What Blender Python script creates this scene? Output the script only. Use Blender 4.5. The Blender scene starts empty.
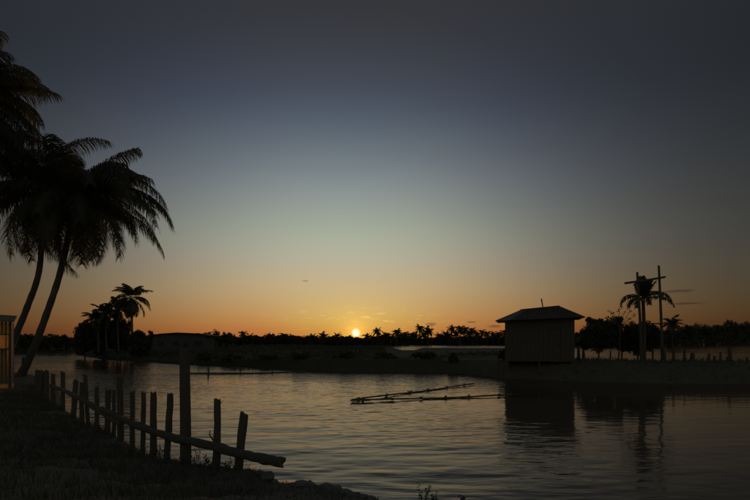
import bpy, math, random
import numpy as np
from mathutils import Vector, Matrix, noise as mnoise

R = math.radians
SC = bpy.context.scene
COL = SC.collection
rnd = random.Random(7)
nprnd = np.random.default_rng(11)

# ------------------------------------------------------------------ camera
F, CX, HY, CH = 520.8, 375.0, 341.0, 2.6          # focal length in px (750 px wide), horizon row, eye height above water


def P(px, py, D):
    return Vector(((px - CX) / F * D, D, CH + (HY - py) / F * D))


cam = bpy.data.cameras.new('camera')
cam.sensor_width = 36.0
cam.lens = 25.0
cam.shift_y = 91.0 / 750.0
cam.clip_start = 0.05
cam.clip_end = 20000.0
cam_o = bpy.data.objects.new('camera', cam)
COL.objects.link(cam_o)
cam_o.location = (0, 0, CH)
cam_o.rotation_euler = (R(90), 0, 0)
SC.camera = cam_o

# ------------------------------------------------------------------ sky
SUN_AZ, SUN_EL = -2.1, 0.9
NISH, SIDE = .105, .22
world = bpy.data.worlds.new('World')
SC.world = world
world.use_nodes = True
wt = world.node_tree
wn, wl = wt.nodes, wt.links
bg = wn['Background']


def wm(op, a, b=None, c=None, clamp=False):
    n = wn.new('ShaderNodeMath')
    n.operation = op
    n.use_clamp = clamp
    for i, v in enumerate((a, b, c)):
        if v is None:
            continue
        if isinstance(v, (int, float)):
            n.inputs[i].default_value = v
        else:
            wl.new(v, n.inputs[i])
    return n.outputs[0]


def wmix(kind, fac, a, b):
    n = wn.new('ShaderNodeMix')
    n.data_type = 'RGBA'
    n.blend_type = kind
    n.clamp_factor = True
    for sock, v in ((n.inputs[0], fac), (n.inputs[6], a), (n.inputs[7], b)):
        if isinstance(v, (int, float)):
            sock.default_value = v
        elif isinstance(v, tuple):
            sock.default_value = (*v, 1)
        else:
            wl.new(v, sock)
    return n.outputs[2]


tc = wn.new('ShaderNodeTexCoord')
sx = wn.new('ShaderNodeSeparateXYZ')
wl.new(tc.outputs['Generated'], sx.inputs[0])
el = wm('DEGREES', wm('ARCSINE', sx.outputs[2]))
az = wm('DEGREES', wm('ARCTAN2', sx.outputs[0], sx.outputs[1]))
daz = wm('SUBTRACT', az, SUN_AZ)
elc = wm('MAXIMUM', el, 0.0)

sky = wn.new('ShaderNodeTexSky')
sky.sky_type = 'NISHITA'
sky.sun_disc = False
sky.sun_elevation = R(SUN_EL)
sky.sun_rotation = R(SUN_AZ)
sky.dust_density = 1.5

SIG = 15.7


def sstep(v, a, b):
    n = wn.new('ShaderNodeMapRange')
    n.interpolation_type = 'SMOOTHSTEP'
    wl.new(v, n.inputs[0])
    n.inputs[1].default_value = a
    n.inputs[2].default_value = b
    return n.outputs[0]


def grey(v):
    n = wn.new('ShaderNodeCombineXYZ')
    for i_ in range(3):
        wl.new(v, n.inputs[i_])
    return n.outputs[0]


dga = wm('ADD', daz, 1.6)
G = wm('EXPONENT', wm('MULTIPLY', wm('MULTIPLY', dga, dga), -1.0 / (2 * SIG * SIG)))
high = sstep(el, 22.0, 58.0)
G = wm('MULTIPLY', G, wm('SUBTRACT', 1.0, high))
# twilight arch over the sun: colour by height above the horizon
ramp = wn.new('ShaderNodeValToRGB')
ramp.color_ramp.interpolation = 'LINEAR'
wl.new(wm('MULTIPLY', elc, 1 / 60.0, clamp=True), ramp.inputs[0])
stops = np.array([(0.0, .52, .20, .028), (1.2, .56, .28, .05), (2.6, .59, .39, .105), (5.4, .545, .420, .208), (9.7, .425, .430, .320),
                  (14.9, .277, .318, .290), (19.8, .148, .180, .202), (24.6, .068, .087, .116), (28.5, .048, .055, .070), (33.5, .033, .036, .040),
                  (42.0, .022, .025, .028), (60.0, .018, .02, .023)])


def pchip(x, xp, fp):
    h_ = np.diff(xp)
    dl = np.diff(fp) / h_
    m_ = np.zeros(len(xp))
    m_[0], m_[-1] = dl[0], dl[-1]
    for q_ in range(1, len(xp) - 1):
        if dl[q_ - 1] * dl[q_] > 0:
            w1, w2 = 2 * h_[q_] + h_[q_ - 1], h_[q_] + 2 * h_[q_ - 1]
            m_[q_] = (w1 + w2) / (w1 / dl[q_ - 1] + w2 / dl[q_])
    k_ = np.clip(np.searchsorted(xp, x) - 1, 0, len(xp) - 2)
    t_ = (x - xp[k_]) / h_[k_]
    return ((1 + 2 * t_) * (1 - t_) ** 2 * fp[k_] + t_ * (1 - t_) ** 2 * h_[k_] * m_[k_] + t_ * t_ * (3 - 2 * t_) * fp[k_ + 1]
            + t_ * t_ * (t_ - 1) * h_[k_] * m_[k_ + 1])


dens = np.concatenate([np.linspace(0, 6, 7), np.linspace(7.5, 36, 20), [42, 48, 54, 60]])
cr = ramp.color_ramp
while len(cr.elements) < len(dens):
    cr.elements.new(0.5)
chan = [pchip(dens, stops[:, 0], stops[:, c_ + 1]) for c_ in range(3)]
for e_, d_, r_, g_, b_ in zip(cr.elements, dens, *chan):
    e_.position = d_ / 60.0
    e_.color = (r_, g_, b_, 1)
# the plain dusk sky all round; it is dimmer beside the bright arch and full behind the viewer
side = wm('MULTIPLY_ADD', wm('MAXIMUM', sstep(wm('ABSOLUTE', daz), 36.0, 90.0), high), 1 - SIDE, SIDE)
k = wm('MULTIPLY', side, wm('MULTIPLY_ADD', G, -0.95, 1.0))
nish = wmix('MULTIPLY', 1.0, sky.outputs[0], (NISH, NISH, NISH))
base = wmix('MULTIPLY', 1.0, nish, grey(k))
arch = wmix('MULTIPLY', 1.0, ramp.outputs[0], grey(G))
arch = wmix('MULTIPLY', sstep(wm('ABSOLUTE', daz), 4.0, 26.0), arch, (.95, .955, 1.05))
arch = wmix('MULTIPLY', wm('MULTIPLY', sstep(el, 9.0, 17.0), sstep(wm('ABSOLUTE', daz), 4.0, 22.0)), arch, (.91, .94, 1.0))
lowm = wm('MULTIPLY', sstep(wm('ABSOLUTE', daz), 2.5, 12.0), wm('SUBTRACT', 1.0, sstep(el, 1.0, 6.5)))
arch = wmix('MULTIPLY', lowm, arch, (.92, .70, .90))
col = wmix('ADD', 1.0, wmix('ADD', 1.0, base, arch), wmix('MULTIPLY', 1.0, (.003, .003, .009), grey(wm('MULTIPLY_ADD', sstep(el, 6.0, 26.0), -.75, 1.0))))

# clouds: small lit puffs by the sun, a few thin dark bars
cv = wn.new('ShaderNodeCombineXYZ')
wl.new(wm('MULTIPLY', az, 0.55), cv.inputs[0])
wl.new(wm('MULTIPLY', el, 2.6), cv.inputs[1])
nz = wn.new('ShaderNodeTexNoise')
nz.inputs['Scale'].default_value = 1.0
nz.inputs['Detail'].default_value = 4.0
nz.inputs['Roughness'].default_value = 0.55
wl.new(cv.outputs[0], nz.inputs['Vector'])
nzf = nz.outputs['Fac']


def gauss(v, c, s):
    d = wm('SUBTRACT', v, c)
    return wm('EXPONENT', wm('MULTIPLY', wm('MULTIPLY', d, d), -1.0 / (2 * s * s)))


puff = wm('MULTIPLY', sstep(nzf, 0.54, 0.70), wm('MULTIPLY', gauss(el, 2.3, 0.8), gauss(daz, 1.5, 5.0)))
col = wmix('ADD', wm('MULTIPLY', puff, 0.55), col, (.42, .30, .10))
for (px, py, ra, re) in ((676, 291.5, 1.5, .24), (687, 303.5, 2.0, .13), (431, 324, .7, .28), (494, 326.5, 1.1, .18), (472, 322, .6, .12),
                         (612, 322, 1.1, .14), (305, 281, .5, .12)):
    a0 = math.degrees(math.atan2(px - CX, F))
    e0 = math.degrees(math.atan((HY - py) / math.hypot(F, px - CX)))
    q = wm('ADD', wm('POWER', wm('ABSOLUTE', wm('MULTIPLY', wm('SUBTRACT', az, a0), 1 / ra)), 2.0),
           wm('POWER', wm('ABSOLUTE', wm('MULTIPLY', wm('SUBTRACT', el, e0), 1 / re)), 2.0))
    m = sstep(wm('MULTIPLY_ADD', wm('SUBTRACT', nzf, 0.5), 3.0, wm('SUBTRACT', 1.0, q)), 0.0, 1.1)
    col = wmix('MULTIPLY', wm('MULTIPLY', m, 0.85), col, (.50, .48, .62))

# glow and disc of the low sun
dvec = Vector((math.sin(R(SUN_AZ)) * math.cos(R(SUN_EL)), math.cos(R(SUN_AZ)) * math.cos(R(SUN_EL)), math.sin(R(SUN_EL))))
th2 = wm('ADD', wm('MULTIPLY', daz, daz), wm('POWER', wm('ABSOLUTE', wm('SUBTRACT', el, SUN_EL)), 2.0))
th = wm('SQRT', th2)
gl = wm('EXPONENT', wm('MULTIPLY', th, -1 / 1.1))
col = wmix('ADD', gl, col, (.60, .36, .05))
col = wmix('ADD', wm('EXPONENT', wm('MULTIPLY', th, -1 / 3.2)), col, (.09, .035, .0))
disc = wm('SUBTRACT', 1.0, sstep(th, 0.14, 0.58))
col = wmix('ADD', disc, col, (.75, .72, .75))
wl.new(col, bg.inputs[0])
bg.inputs[1].default_value = 1.0

# ------------------------------------------------------------------ sun
sun = bpy.data.lights.new('sun', 'SUN')
sun.energy = 0.45
sun.angle = R(0.53)
sun.color = (1.0, .55, .25)
sun_o = bpy.data.objects.new('sun', sun)
COL.objects.link(sun_o)
sun_o.location = (0, 0, 60)
sun_o.rotation_euler = (-dvec).to_track_quat('-Z', 'Y').to_euler()

vs = SC.view_settings
vs.view_transform = 'Standard'
vs.look = 'None'
vs.exposure = 0.0
vs.gamma = 1.0
vs.use_curve_mapping = False
SC.cycles.max_bounces = 5
SC.cycles.diffuse_bounces = 2
SC.cycles.glossy_bounces = 3
SC.cycles.transparent_max_bounces = 6

# ------------------------------------------------------------------ materials
MATS = {}


def mat(name, c1, c2, scale=6.0, rough=0.85, stretch=(1, 1, 1), bump=0.0, metal=0.0, trans=0.0, spec=0.3):
    m = bpy.data.materials.new(name)
    m.use_nodes = True
    nt = m.node_tree
    n, l = nt.nodes, nt.links
    b = n['Principled BSDF']
    t = n.new('ShaderNodeTexCoord')
    mp = n.new('ShaderNodeMapping')
    mp.inputs['Scale'].default_value = stretch
    l.new(t.outputs['Object'], mp.inputs[0])
    z = n.new('ShaderNodeTexNoise')
    z.inputs['Scale'].default_value = scale
    z.inputs['Detail'].default_value = 5
    z.inputs['Roughness'].default_value = .6
    l.new(mp.outputs[0], z.inputs[0])
    r = n.new('ShaderNodeValToRGB')
    r.color_ramp.elements[0].position = .3
    r.color_ramp.elements[1].position = .7
    r.color_ramp.elements[0].color = (*c1, 1)
    r.color_ramp.elements[1].color = (*c2, 1)
    l.new(z.outputs[0], r.inputs[0])
    l.new(r.outputs[0], b.inputs['Base Color'])
    b.inputs['Roughness'].default_value = rough
    b.inputs['Metallic'].default_value = metal
    b.inputs['Specular IOR Level'].default_value = spec
    if bump:
        bp = n.new('ShaderNodeBump')
        bp.inputs['Strength'].default_value = bump
        bp.inputs['Distance'].default_value = .03
        l.new(z.outputs[0], bp.inputs['Height'])
        l.new(bp.outputs[0], b.inputs['Normal'])
    if trans:
        tr = n.new('ShaderNodeBsdfTranslucent')
        l.new(r.outputs[0], tr.inputs[0])
        mx = n.new('ShaderNodeMixShader')
        mx.inputs[0].default_value = trans
        l.new(b.outputs[0], mx.inputs[1])
        l.new(tr.outputs[0], mx.inputs[2])
        l.new(mx.outputs[0], n['Material Output'].inputs[0])
    MATS[name] = m
    return m


mat('earth', (.165, .138, .10), (.195, .163, .117), 3.0, .95, bump=.35)
mat('grass', (.12, .108, .066), (.15, .135, .082), 1.5, .8)
mat('palm_leaf', (.11, .11, .06), (.15, .14, .08), 2.0, .6, trans=.4)
mat('dry_leaf', (.14, .11, .06), (.20, .16, .09), 3.0, .85)
mat('leaf', (.10, .10, .055), (.14, .135, .075), 1.2, .7, trans=.35)
mat('bark', (.12, .10, .075), (.17, .145, .11), 5.0, .9, (1, 1, 6), .7)
mat('old_wood', (.125, .108, .08), (.16, .138, .104), 5.0, .9, (6, 6, .7), .7)
mat('bamboo', (.15, .125, .08), (.21, .175, .11), 4.0, .6, (1, 1, 1), .2)
mat('board', (.115, .10, .075), (.15, .13, .098), 3.0, .9, (5, 5, .5), .5)
mat('sheet_metal', (.09, .07, .055), (.14, .11, .085), 2.0, .8)
mat('sheen_sheet', (.20, .19, .18), (.27, .26, .25), 2.0, .5, metal=.3)  # roof sheen put into a lighter, slightly metallic sheet colour
mat('thatch', (.19, .155, .10), (.30, .24, .16), 8.0, .95, (1, 6, 1), .6)
mat('plaster', (.13, .122, .105), (.17, .16, .138), 1.5, .9)
mat('dark_opening', (.06, .055, .05), (.09, .08, .07), 2.0, .6)
mat('stone', (.17, .15, .12), (.29, .26, .21), 4.0, .9, bump=.8)
mat('rope', (.13, .11, .08), (.17, .14, .10), 20.0, .95)
mat('bed', (.10, .08, .06), (.14, .12, .09), .2, .95)


def water_mat():
    m = bpy.data.materials.new('pond_water')
    m.use_nodes = True
    n, l = m.node_tree.nodes, m.node_tree.links
    n.remove(n['Principled BSDF'])
    df = n.new('ShaderNodeBsdfDiffuse')                      # silty body of the water
    df.inputs[0].default_value = (.11, .09, .06, 1)
    gs = n.new('ShaderNodeBsdfGlossy')                       # brown tint in the gloss colour, warming and dimming the reflections
    gs.inputs['Color'].default_value = (.93, .80, .68, 1)
    gs.inputs['Roughness'].default_value = .08
    fr_ = n.new('ShaderNodeFresnel')
    fr_.inputs['IOR'].default_value = 1.333
    mxs = n.new('ShaderNodeMixShader')
    l.new(fr_.outputs[0], mxs.inputs[0])
    l.new(df.outputs[0], mxs.inputs[1])
    l.new(gs.outputs[0], mxs.inputs[2])
    l.new(mxs.outputs[0], n['Material Output'].inputs[0])
    t = n.new('ShaderNodeTexCoord')

    def nz(scale, sc, detail):
        mp = n.new('ShaderNodeMapping')
        mp.inputs['Scale'].default_value = sc
        l.new(t.outputs['Object'], mp.inputs[0])
        z = n.new('ShaderNodeTexNoise')
        z.inputs['Scale'].default_value = scale
        z.inputs['Detail'].default_value = detail
        l.new(mp.outputs[0], z.inputs[0])
        return z.outputs[0]
    h1 = nz(1.0, (.9, 2.6, 1), 3)
    h2 = nz(.06, (1, 1.6, 1), 2)          # gusts: patches of stronger ripple
    gust = n.new('ShaderNodeMapRange')
    gust.inputs[1].default_value = .38
    gust.inputs[2].default_value = .62
    gust.inputs[3].default_value = .25
    gust.inputs[4].default_value = 1.0
    l.new(h2, gust.inputs[0])
    # sheltered water in the lee of the hut and the dike
    sp = n.new('ShaderNodeSeparateXYZ')
    l.new(t.outputs['Object'], sp.inputs[0])
    lee = n.new('ShaderNodeMapRange')
    lee.interpolation_type = 'SMOOTHSTEP'
    lee.inputs[1].default_value = 2.0
    lee.inputs[2].default_value = 8.0
    lee.inputs[3].default_value = 1.0
    lee.inputs[4].default_value = .30
    near = n.new('ShaderNodeMapRange')
    near.inputs[1].default_value = 30.0
    near.inputs[2].default_value = 42.0
    near.inputs[3].default_value = 0.0
    near.inputs[4].default_value = -60.0
    l.new(sp.outputs[1], near.inputs[0])
    ad = n.new('ShaderNodeMath')
    l.new(sp.outputs[0], ad.inputs[0])
    l.new(near.outputs[0], ad.inputs[1])
    l.new(ad.outputs[0], lee.inputs[0])
    mu = n.new('ShaderNodeMath')
    mu.operation = 'MULTIPLY'
    l.new(gust.outputs[0], mu.inputs[0])
    l.new(lee.outputs[0], mu.inputs[1])
    bp = n.new('ShaderNodeBump')
    bp.inputs['Distance'].default_value = .034
    farr = n.new('ShaderNodeMapRange')
    farr.inputs[1].default_value = 22.0
    farr.inputs[2].default_value = 45.0
    farr.inputs[3].default_value = 1.0
    farr.inputs[4].default_value = 3.5
    l.new(sp.outputs[1], farr.inputs[0])
    mu2 = n.new('ShaderNodeMath')
    mu2.operation = 'MULTIPLY'
    wst = n.new('ShaderNodeMapRange')                       # open, windier reach on the far left
    wst.inputs[1].default_value = -7.0
    wst.inputs[2].default_value = -13.0
    wst.inputs[3].default_value = 1.0
    wst.inputs[4].default_value = 4.0
    l.new(sp.outputs[0], wst.inputs[0])
    mxx = n.new('ShaderNodeMath')
    mxx.operation = 'MAXIMUM'
    l.new(farr.outputs[0], mxx.inputs[0])
    l.new(wst.outputs[0], mxx.inputs[1])
    l.new(mu.outputs[0], mu2.inputs[0])
    l.new(mxx.outputs[0], mu2.inputs[1])
    l.new(mu2.outputs[0], bp.inputs['Strength'])
    l.new(h1, bp.inputs['Height'])
    for nd in (df, gs, fr_):
        l.new(bp.outputs[0], nd.inputs['Normal'])
    MATS['water'] = m


water_mat()


def land_mat():
    m = mat('dike_earth', (.12, .102, .07), (.155, .13, .09), .8, .95, bump=.5)
    n, l = m.node_tree.nodes, m.node_tree.links
    b = n['Principled BSDF']
    src = b.inputs['Base Color'].links[0].from_socket
    g_ = n.new('ShaderNodeNewGeometry')
    sp = n.new('ShaderNodeSeparateXYZ')
    l.new(g_.outputs['Position'], sp.inputs[0])
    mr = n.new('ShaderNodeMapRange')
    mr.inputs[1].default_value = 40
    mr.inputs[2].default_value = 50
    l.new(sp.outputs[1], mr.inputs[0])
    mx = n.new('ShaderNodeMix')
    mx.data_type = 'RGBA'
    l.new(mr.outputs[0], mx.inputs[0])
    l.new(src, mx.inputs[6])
    mx.inputs[7].default_value = (.055, .05, .028, 1)       # marsh plants beyond the bare mud banks, darkened to cancel glow on the flats
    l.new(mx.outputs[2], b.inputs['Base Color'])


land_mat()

# ------------------------------------------------------------------ mesh helpers
def tag(o, label=None, cat=None, group=None, kind=None):
    if label:
        o['label'] = label
    if cat:
        o['category'] = cat
    if group:
        o['group'] = group
    if kind:
        o['kind'] = kind
    return o


def empty(name, loc, label=None, cat=None, group=None):
    o = bpy.data.objects.new(name, None)
    o.empty_display_size = .2
    COL.objects.link(o)
    o.location = loc
    return tag(o, label, cat, group)


def origin(o):
    v = Vector((0, 0, 0))
    while o is not None:
        v = v + o.location
        o = o.parent
    return v


def link_mesh(me, name, material, parent=None, smooth=False):
    if material:
        me.materials.append(MATS[material])
    if smooth:
        me.polygons.foreach_set('use_smooth', [True] * len(me.polygons))
    o = bpy.data.objects.new(name, me)
    COL.objects.link(o)
    if parent is not None:
        o.parent = parent
    return o


def mesh_np(name, V, Fc, material, parent=None, smooth=False):
    """V (n,3), Fc (m,k) arrays -> one mesh object, V in world coordinates."""
    V = np.asarray(V, dtype=np.float32)
    if parent is not None:
        V = V - np.array(origin(parent), dtype=np.float32)
    Fc = np.asarray(Fc, dtype=np.int32)
    me = bpy.data.meshes.new(name)
    kf = Fc.shape[1]
    me.vertices.add(len(V))
    me.vertices.foreach_set('co', V.ravel())
    me.loops.add(Fc.size)
    me.loops.foreach_set('vertex_index', Fc.ravel())
    me.polygons.add(len(Fc))
    me.polygons.foreach_set('loop_start', np.arange(0, Fc.size, kf, dtype=np.int32))
    me.update(calc_edges=True)
    return link_mesh(me, name, material, parent, smooth)


class MB:
    def __init__(self):
        self.v, self.f = [], []

    def box(self, c, s, rot=None):
        b = len(self.v)
        for x in (-.5, .5):
            for y in (-.5, .5):
                for z in (-.5, .5):
                    p = Vector((x * s[0], y * s[1], z * s[2]))
                    if rot is not None:
                        p = rot @ p
                    self.v.append(Vector(c) + p)
        for q in ((0, 1, 3, 2), (4, 6, 7, 5), (0, 4, 5, 1), (2, 3, 7, 6), (0, 2, 6, 4), (1, 5, 7, 3)):
            self.f.append(tuple(b + i for i in q))
        return self

    def tube(self, pts, rad, n=7, jit=0.0, splinter=0.0, rng=rnd):
        pts = [Vector(p) for p in pts]
        if isinstance(rad, (int, float)):
            rad = [rad] * len(pts)
        b = len(self.v)
        jr = [1 + rng.uniform(-jit, jit) for _ in range(n)]
        for i, p in enumerate(pts):
            t = (pts[min(i + 1, len(pts) - 1)] - pts[max(i - 1, 0)]).normalized()
            ref = Vector((1, 0, 0)) if abs(t.z) > .7 else Vector((0, 0, 1))
            u = t.cross(ref).normalized()
            w = t.cross(u)
            for k_ in range(n):
                a = 2 * math.pi * k_ / n
                r_ = rad[i] * jr[k_] * (1 + rng.uniform(-jit, jit) * .4)
                q = p + u * (math.cos(a) * r_) + w * (math.sin(a) * r_)
                if splinter and i == len(pts) - 1:
                    q = q + t * rng.uniform(-splinter, splinter)
                self.v.append(q)
        m = len(pts)
        for i in range(m - 1):
            for k_ in range(n):
                k2 = (k_ + 1) % n
                self.f.append((b + i * n + k_, b + i * n + k2, b + (i + 1) * n + k2, b + (i + 1) * n + k_))
        self.f.append(tuple(b + k_ for k_ in range(n))[::-1])
        c = len(self.v)
        self.v.append(sum((self.v[b + (m - 1) * n + k_] for k_ in range(n)), Vector()) / n)
        for k_ in range(n):
            self.f.append((b + (m - 1) * n + k_, b + (m - 1) * n + (k_ + 1) % n, c))
        return self

    def poly(self, pts, up, th):
        """a flat polygon given thickness th along -up"""
        b = len(self.v)
        n = len(pts)
        for p in pts:
            self.v.append(Vector(p))
        for p in pts:
            self.v.append(Vector(p) - Vector(up) * th)
        self.f.append(tuple(range(b, b + n)))
        self.f.append(tuple(range(b + 2 * n - 1, b + n - 1, -1)))
        for i in range(n):
            j = (i + 1) % n
            self.f.append((b + i, b + n + i, b + n + j, b + j))
        return self

    def build(self, name, material, parent=None, smooth=False):
        o0 = origin(parent) if parent is not None else Vector()
        me = bpy.data.meshes.new(name)
        me.from_pydata([tuple(Vector(p) - o0) for p in self.v], [], self.f)
        me.update()
        return link_mesh(me, name, material, parent, smooth)


def copy_tree(o, parent=None):
    c = o.copy()
    COL.objects.link(c)
    c.parent = parent
    for ch in o.children:
        copy_tree(ch, c)
    return c


ORD = ['first', 'second', 'third', 'fourth', 'fifth', 'sixth', 'seventh', 'eighth', 'ninth', 'tenth', 'eleventh', 'twelfth', 'thirteenth',
       'fourteenth', 'fifteenth', 'sixteenth', 'seventeenth', 'eighteenth', 'nineteenth', 'twentieth']


def smooth01(t):
    t = np.clip(t, 0, 1)
    return t * t * (3 - 2 * t)


def vnoise(x, y, seed=0):
    """cheap smooth value noise, arrays"""
    xi, yi = np.floor(x).astype(np.int64), np.floor(y).astype(np.int64)
    xf, yf = smooth01(x - xi), smooth01(y - yi)

    def h(a, b):
        n = (a * 374761393 + b * 668265263 + seed * 982451653) & 0x7fffffff
        n = ((n ^ (n >> 13)) * 1274126177) & 0x7fffffff
        return ((n ^ (n >> 16)) & 0xffff) / 65535.0
    return (h(xi, yi) * (1 - xf) + h(xi + 1, yi) * xf) * (1 - yf) + (h(xi, yi + 1) * (1 - xf) + h(xi + 1, yi + 1) * xf) * yf


def fbm(x, y, seed=0, oct_=4):
    s, a, t = 0, .5, 0
    for i in range(oct_):
        s = s + a * vnoise(x * 2 ** i, y * 2 ** i, seed + i)
        t += a
        a *= .5
    return s / t - .5


def seg_dist(X, Y, poly, closed=True, vals=None):
    """distance to a polyline and value interpolated at the nearest point"""
    best = np.full(X.shape, 1e9)
    val = np.zeros(X.shape)
    n = len(poly)
    for i in range(n if closed else n - 1):
        ax, ay = poly[i]
        bx, by = poly[(i + 1) % n]
        dx, dy = bx - ax, by - ay
        t = np.clip(((X - ax) * dx + (Y - ay) * dy) / (dx * dx + dy * dy + 1e-9), 0, 1)
        d = np.hypot(X - ax - t * dx, Y - ay - t * dy)
        m = d < best
        best = np.where(m, d, best)
        if vals is not None:
            val = np.where(m, vals[i] * (1 - t) + vals[(i + 1) % n] * t, val)
    return best, val


def inside(X, Y, poly):
    r = np.zeros(X.shape, bool)
    n = len(poly)
    for i in range(n):
        ax, ay = poly[i]
        bx, by = poly[(i + 1) % n]
        c = ((ay > Y) != (by > Y)) & (X < (bx - ax) * (Y - ay) / (by - ay + 1e-12) + ax)
        r ^= c
    return r


def signed(X, Y, poly):
    d, _ = seg_dist(X, Y, poly)
    return np.where(inside(X, Y, poly), d, -d)


def axis(segs):
    """[(start, end, step)...] -> increasing coordinates"""
    out = []
    for a, b, s in segs:
        n = max(1, int(round((b - a) / s)))
        out += list(np.linspace(a, b, n, endpoint=False))
    out.append(segs[-1][1])
    return np.array(out)


def grid_mesh(name, xs, ys, Z, material, smooth=True):
    nx, ny = len(xs), len(ys)
    X, Y = np.meshgrid(xs, ys)
    V = np.stack([X.ravel(), Y.ravel(), Z.ravel()], 1)
    i = np.arange((nx - 1) * (ny - 1))
    a = (i // (nx - 1)) * nx + i % (nx - 1)
    return mesh_np(name, V, np.stack([a, a + 1, a + nx + 1, a + nx], 1), material, None, smooth)


# ------------------------------------------------------------------ water
def ripples(X, Y):
    g = np.random.default_rng(5)
    Z = np.zeros(X.shape)
    for i in range(46):
        lam = 0.32 * (3.2 / 0.32) ** g.random()
        th = math.radians(90 + g.normal(0, 24))
        k_ = 2 * math.pi / lam
        slope = 0.0064 * (1.0 if lam > .5 else .7) * (.6 if lam > 1.6 else 1.0)
        Z += slope / k_ * np.sin(k_ * (X * math.cos(th) + Y * math.sin(th)) + g.random() * 6.28)
    chop = np.zeros(X.shape)
    for i in range(34):
        lam = 0.20 * (0.62 / 0.20) ** g.random()
        th = math.radians(90 + g.normal(0, 48))
        k_ = 2 * math.pi / lam
        chop += 0.0090 / k_ * np.sin(k_ * (X * math.cos(th) + Y * math.sin(th)) + g.random() * 6.28)
    Z += chop * (.35 + .9 * smooth01((Y - 9.5) / 7.0)) * np.clip(.9 + 1.6 * fbm(X / 3.0, Y / 4.0, 13, 2), .3, 1.6)
    lee_ = .30 + .70 * (1 - smooth01((X - 0.5) / 7.0))
    patch = .65 + .9 * (fbm(X / 5.0, Y / 7.0, 3, 2) + .25)
    return Z * lee_ * np.clip(patch, .3, 1.5)


xs = axis([(-4000, -400, 600), (-400, -60, 40), (-60, -15, 3), (-15, -12, .3), (-12, 24, .09), (24, 27, .3), (27, 60, 3), (60, 400, 40), (400, 4000, 600)])
ys = axis([(-60, 6, 6), (6, 7, .2), (7, 20, .05), (20, 34, .08), (34, 36, .3), (36, 60, 2), (60, 300, 20), (300, 6000, 600)])
X, Y = np.meshgrid(xs, ys)
fade = smooth01((X + 14.5) / 2) * smooth01((26 - X) / 2) * smooth01((Y - 6) / .8) * smooth01((35.5 - Y) / 4)
Zw = ripples(X, Y) * fade
water = tag(grid_mesh('water', xs, ys, Zw, 'water'), 'brown pond water rippled under the sunset', None, None, 'structure')

g = MB()
g.box((0, 2500, -3.0), (9000, 7200, .5))
tag(g.build('ground', 'bed'), 'muddy bed under the ponds', None, None, 'structure')

# ------------------------------------------------------------------ near bank
edge_px = [(395, 505, .10), (376, 499, .15), (356, 494, .18), (332, 487, .22), (300, 485, .24), (275, 482, .28), (258, 471, .40), (215, 466, .42),
           (164, 456, .45), (130, 448, .45), (105, 431, .50), (80, 424, .50), (53, 404, .55), (40, 395, .60)]
edge = []
for px, py, z in edge_px:
    D = (CH - z) * F / (py - HY)
    edge.append(((px - CX) / F * D, D, z))
edge = [(16, -6, .1), (9, 2, .1), (3.2, 6.0, .1)] + edge
for px, D, z in ((34, 22.4, .80), (32, 27.5, .85), (12, 29.5, .9), (-30, 31, .9), (-90, 33, .9), (-400, 36, .9)):
    edge.append(((px - CX) / F * D, D, z))
edge += [(-60, 30, .9), (-60, -8, .9), (16, -8, .1)]
E2 = [(a, b) for a, b, c in edge]
EV = [c for a, b, c in edge]


def bank_z(X, Y):
    X, Y = np.asarray(X, float), np.asarray(Y, float)
    d, ze = seg_dist(X, Y, E2, True, EV)
    ins = inside(X, Y, E2)
    n = fbm(X * .9, Y * .9, 21) * .22 + fbm(X * 3.4, Y * 3.4, 22, 4) * .15
    zi = ze + (1.02 - ze) * smooth01(d / 4.5) + n * smooth01(d / .8 + .35)
    zo = ze - d * .75 + n * .6
    return np.where(ins, zi, np.maximum(zo, -1.2))


def bz(x, y):
    return float(bank_z(np.array([x]), np.array([y]))[0])


xs = axis([(-60, -18, .8), (-18, -9, .25), (-9, 3, .09), (3, 16, .6)])
ys = axis([(-8, 5, .6), (5, 14, .09), (14, 32, .25), (32, 48, 1.5)])
X, Y = np.meshgrid(xs, ys)
tag(grid_mesh('bank', xs, ys, bank_z(X, Y), 'earth'), 'dark earth bank in front of the fence', None, None, 'structure')

# ------------------------------------------------------------------ far land and dikes


def plan(l):
    return [((px - CX) / F * D, D) for px, D in l]


LAND = plan([(-2500, 116), (-300, 114), (12, 114), (70, 110), (76, 95), (100, 72), (132, 66), (180, 57), (250, 51), (300, 46), (340, 44), (450, 43), (480, 40),
             (505, 36.5), (575, 34.5), (585, 41), (540, 49), (514, 64), (512, 190), (560, 215), (620, 205), (660, 225), (700, 300), (760, 430), (1000, 520),
             (2500, 560), (2500, 5500), (-2500, 5500)])
DIKE = plan([(495, 37), (570, 34), (650, 32), (760, 31.5), (1100, 30), (1600, 28), (1600, 36), (1100, 37), (760, 38.5), (650, 40), (590, 42), (530, 44)])
PONDS = [plan([(446, 82), (470, 76), (530, 73), (530, 95), (470, 92)]),
         plan([(414, 205), (440, 195), (530, 190), (530, 322), (470, 318), (416, 300)]),
         plan([(398, 205), (408, 150), (419, 205), (415, 290), (400, 260)]),
         plan([(312, 265), (325, 255), (330, 280)])]


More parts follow.
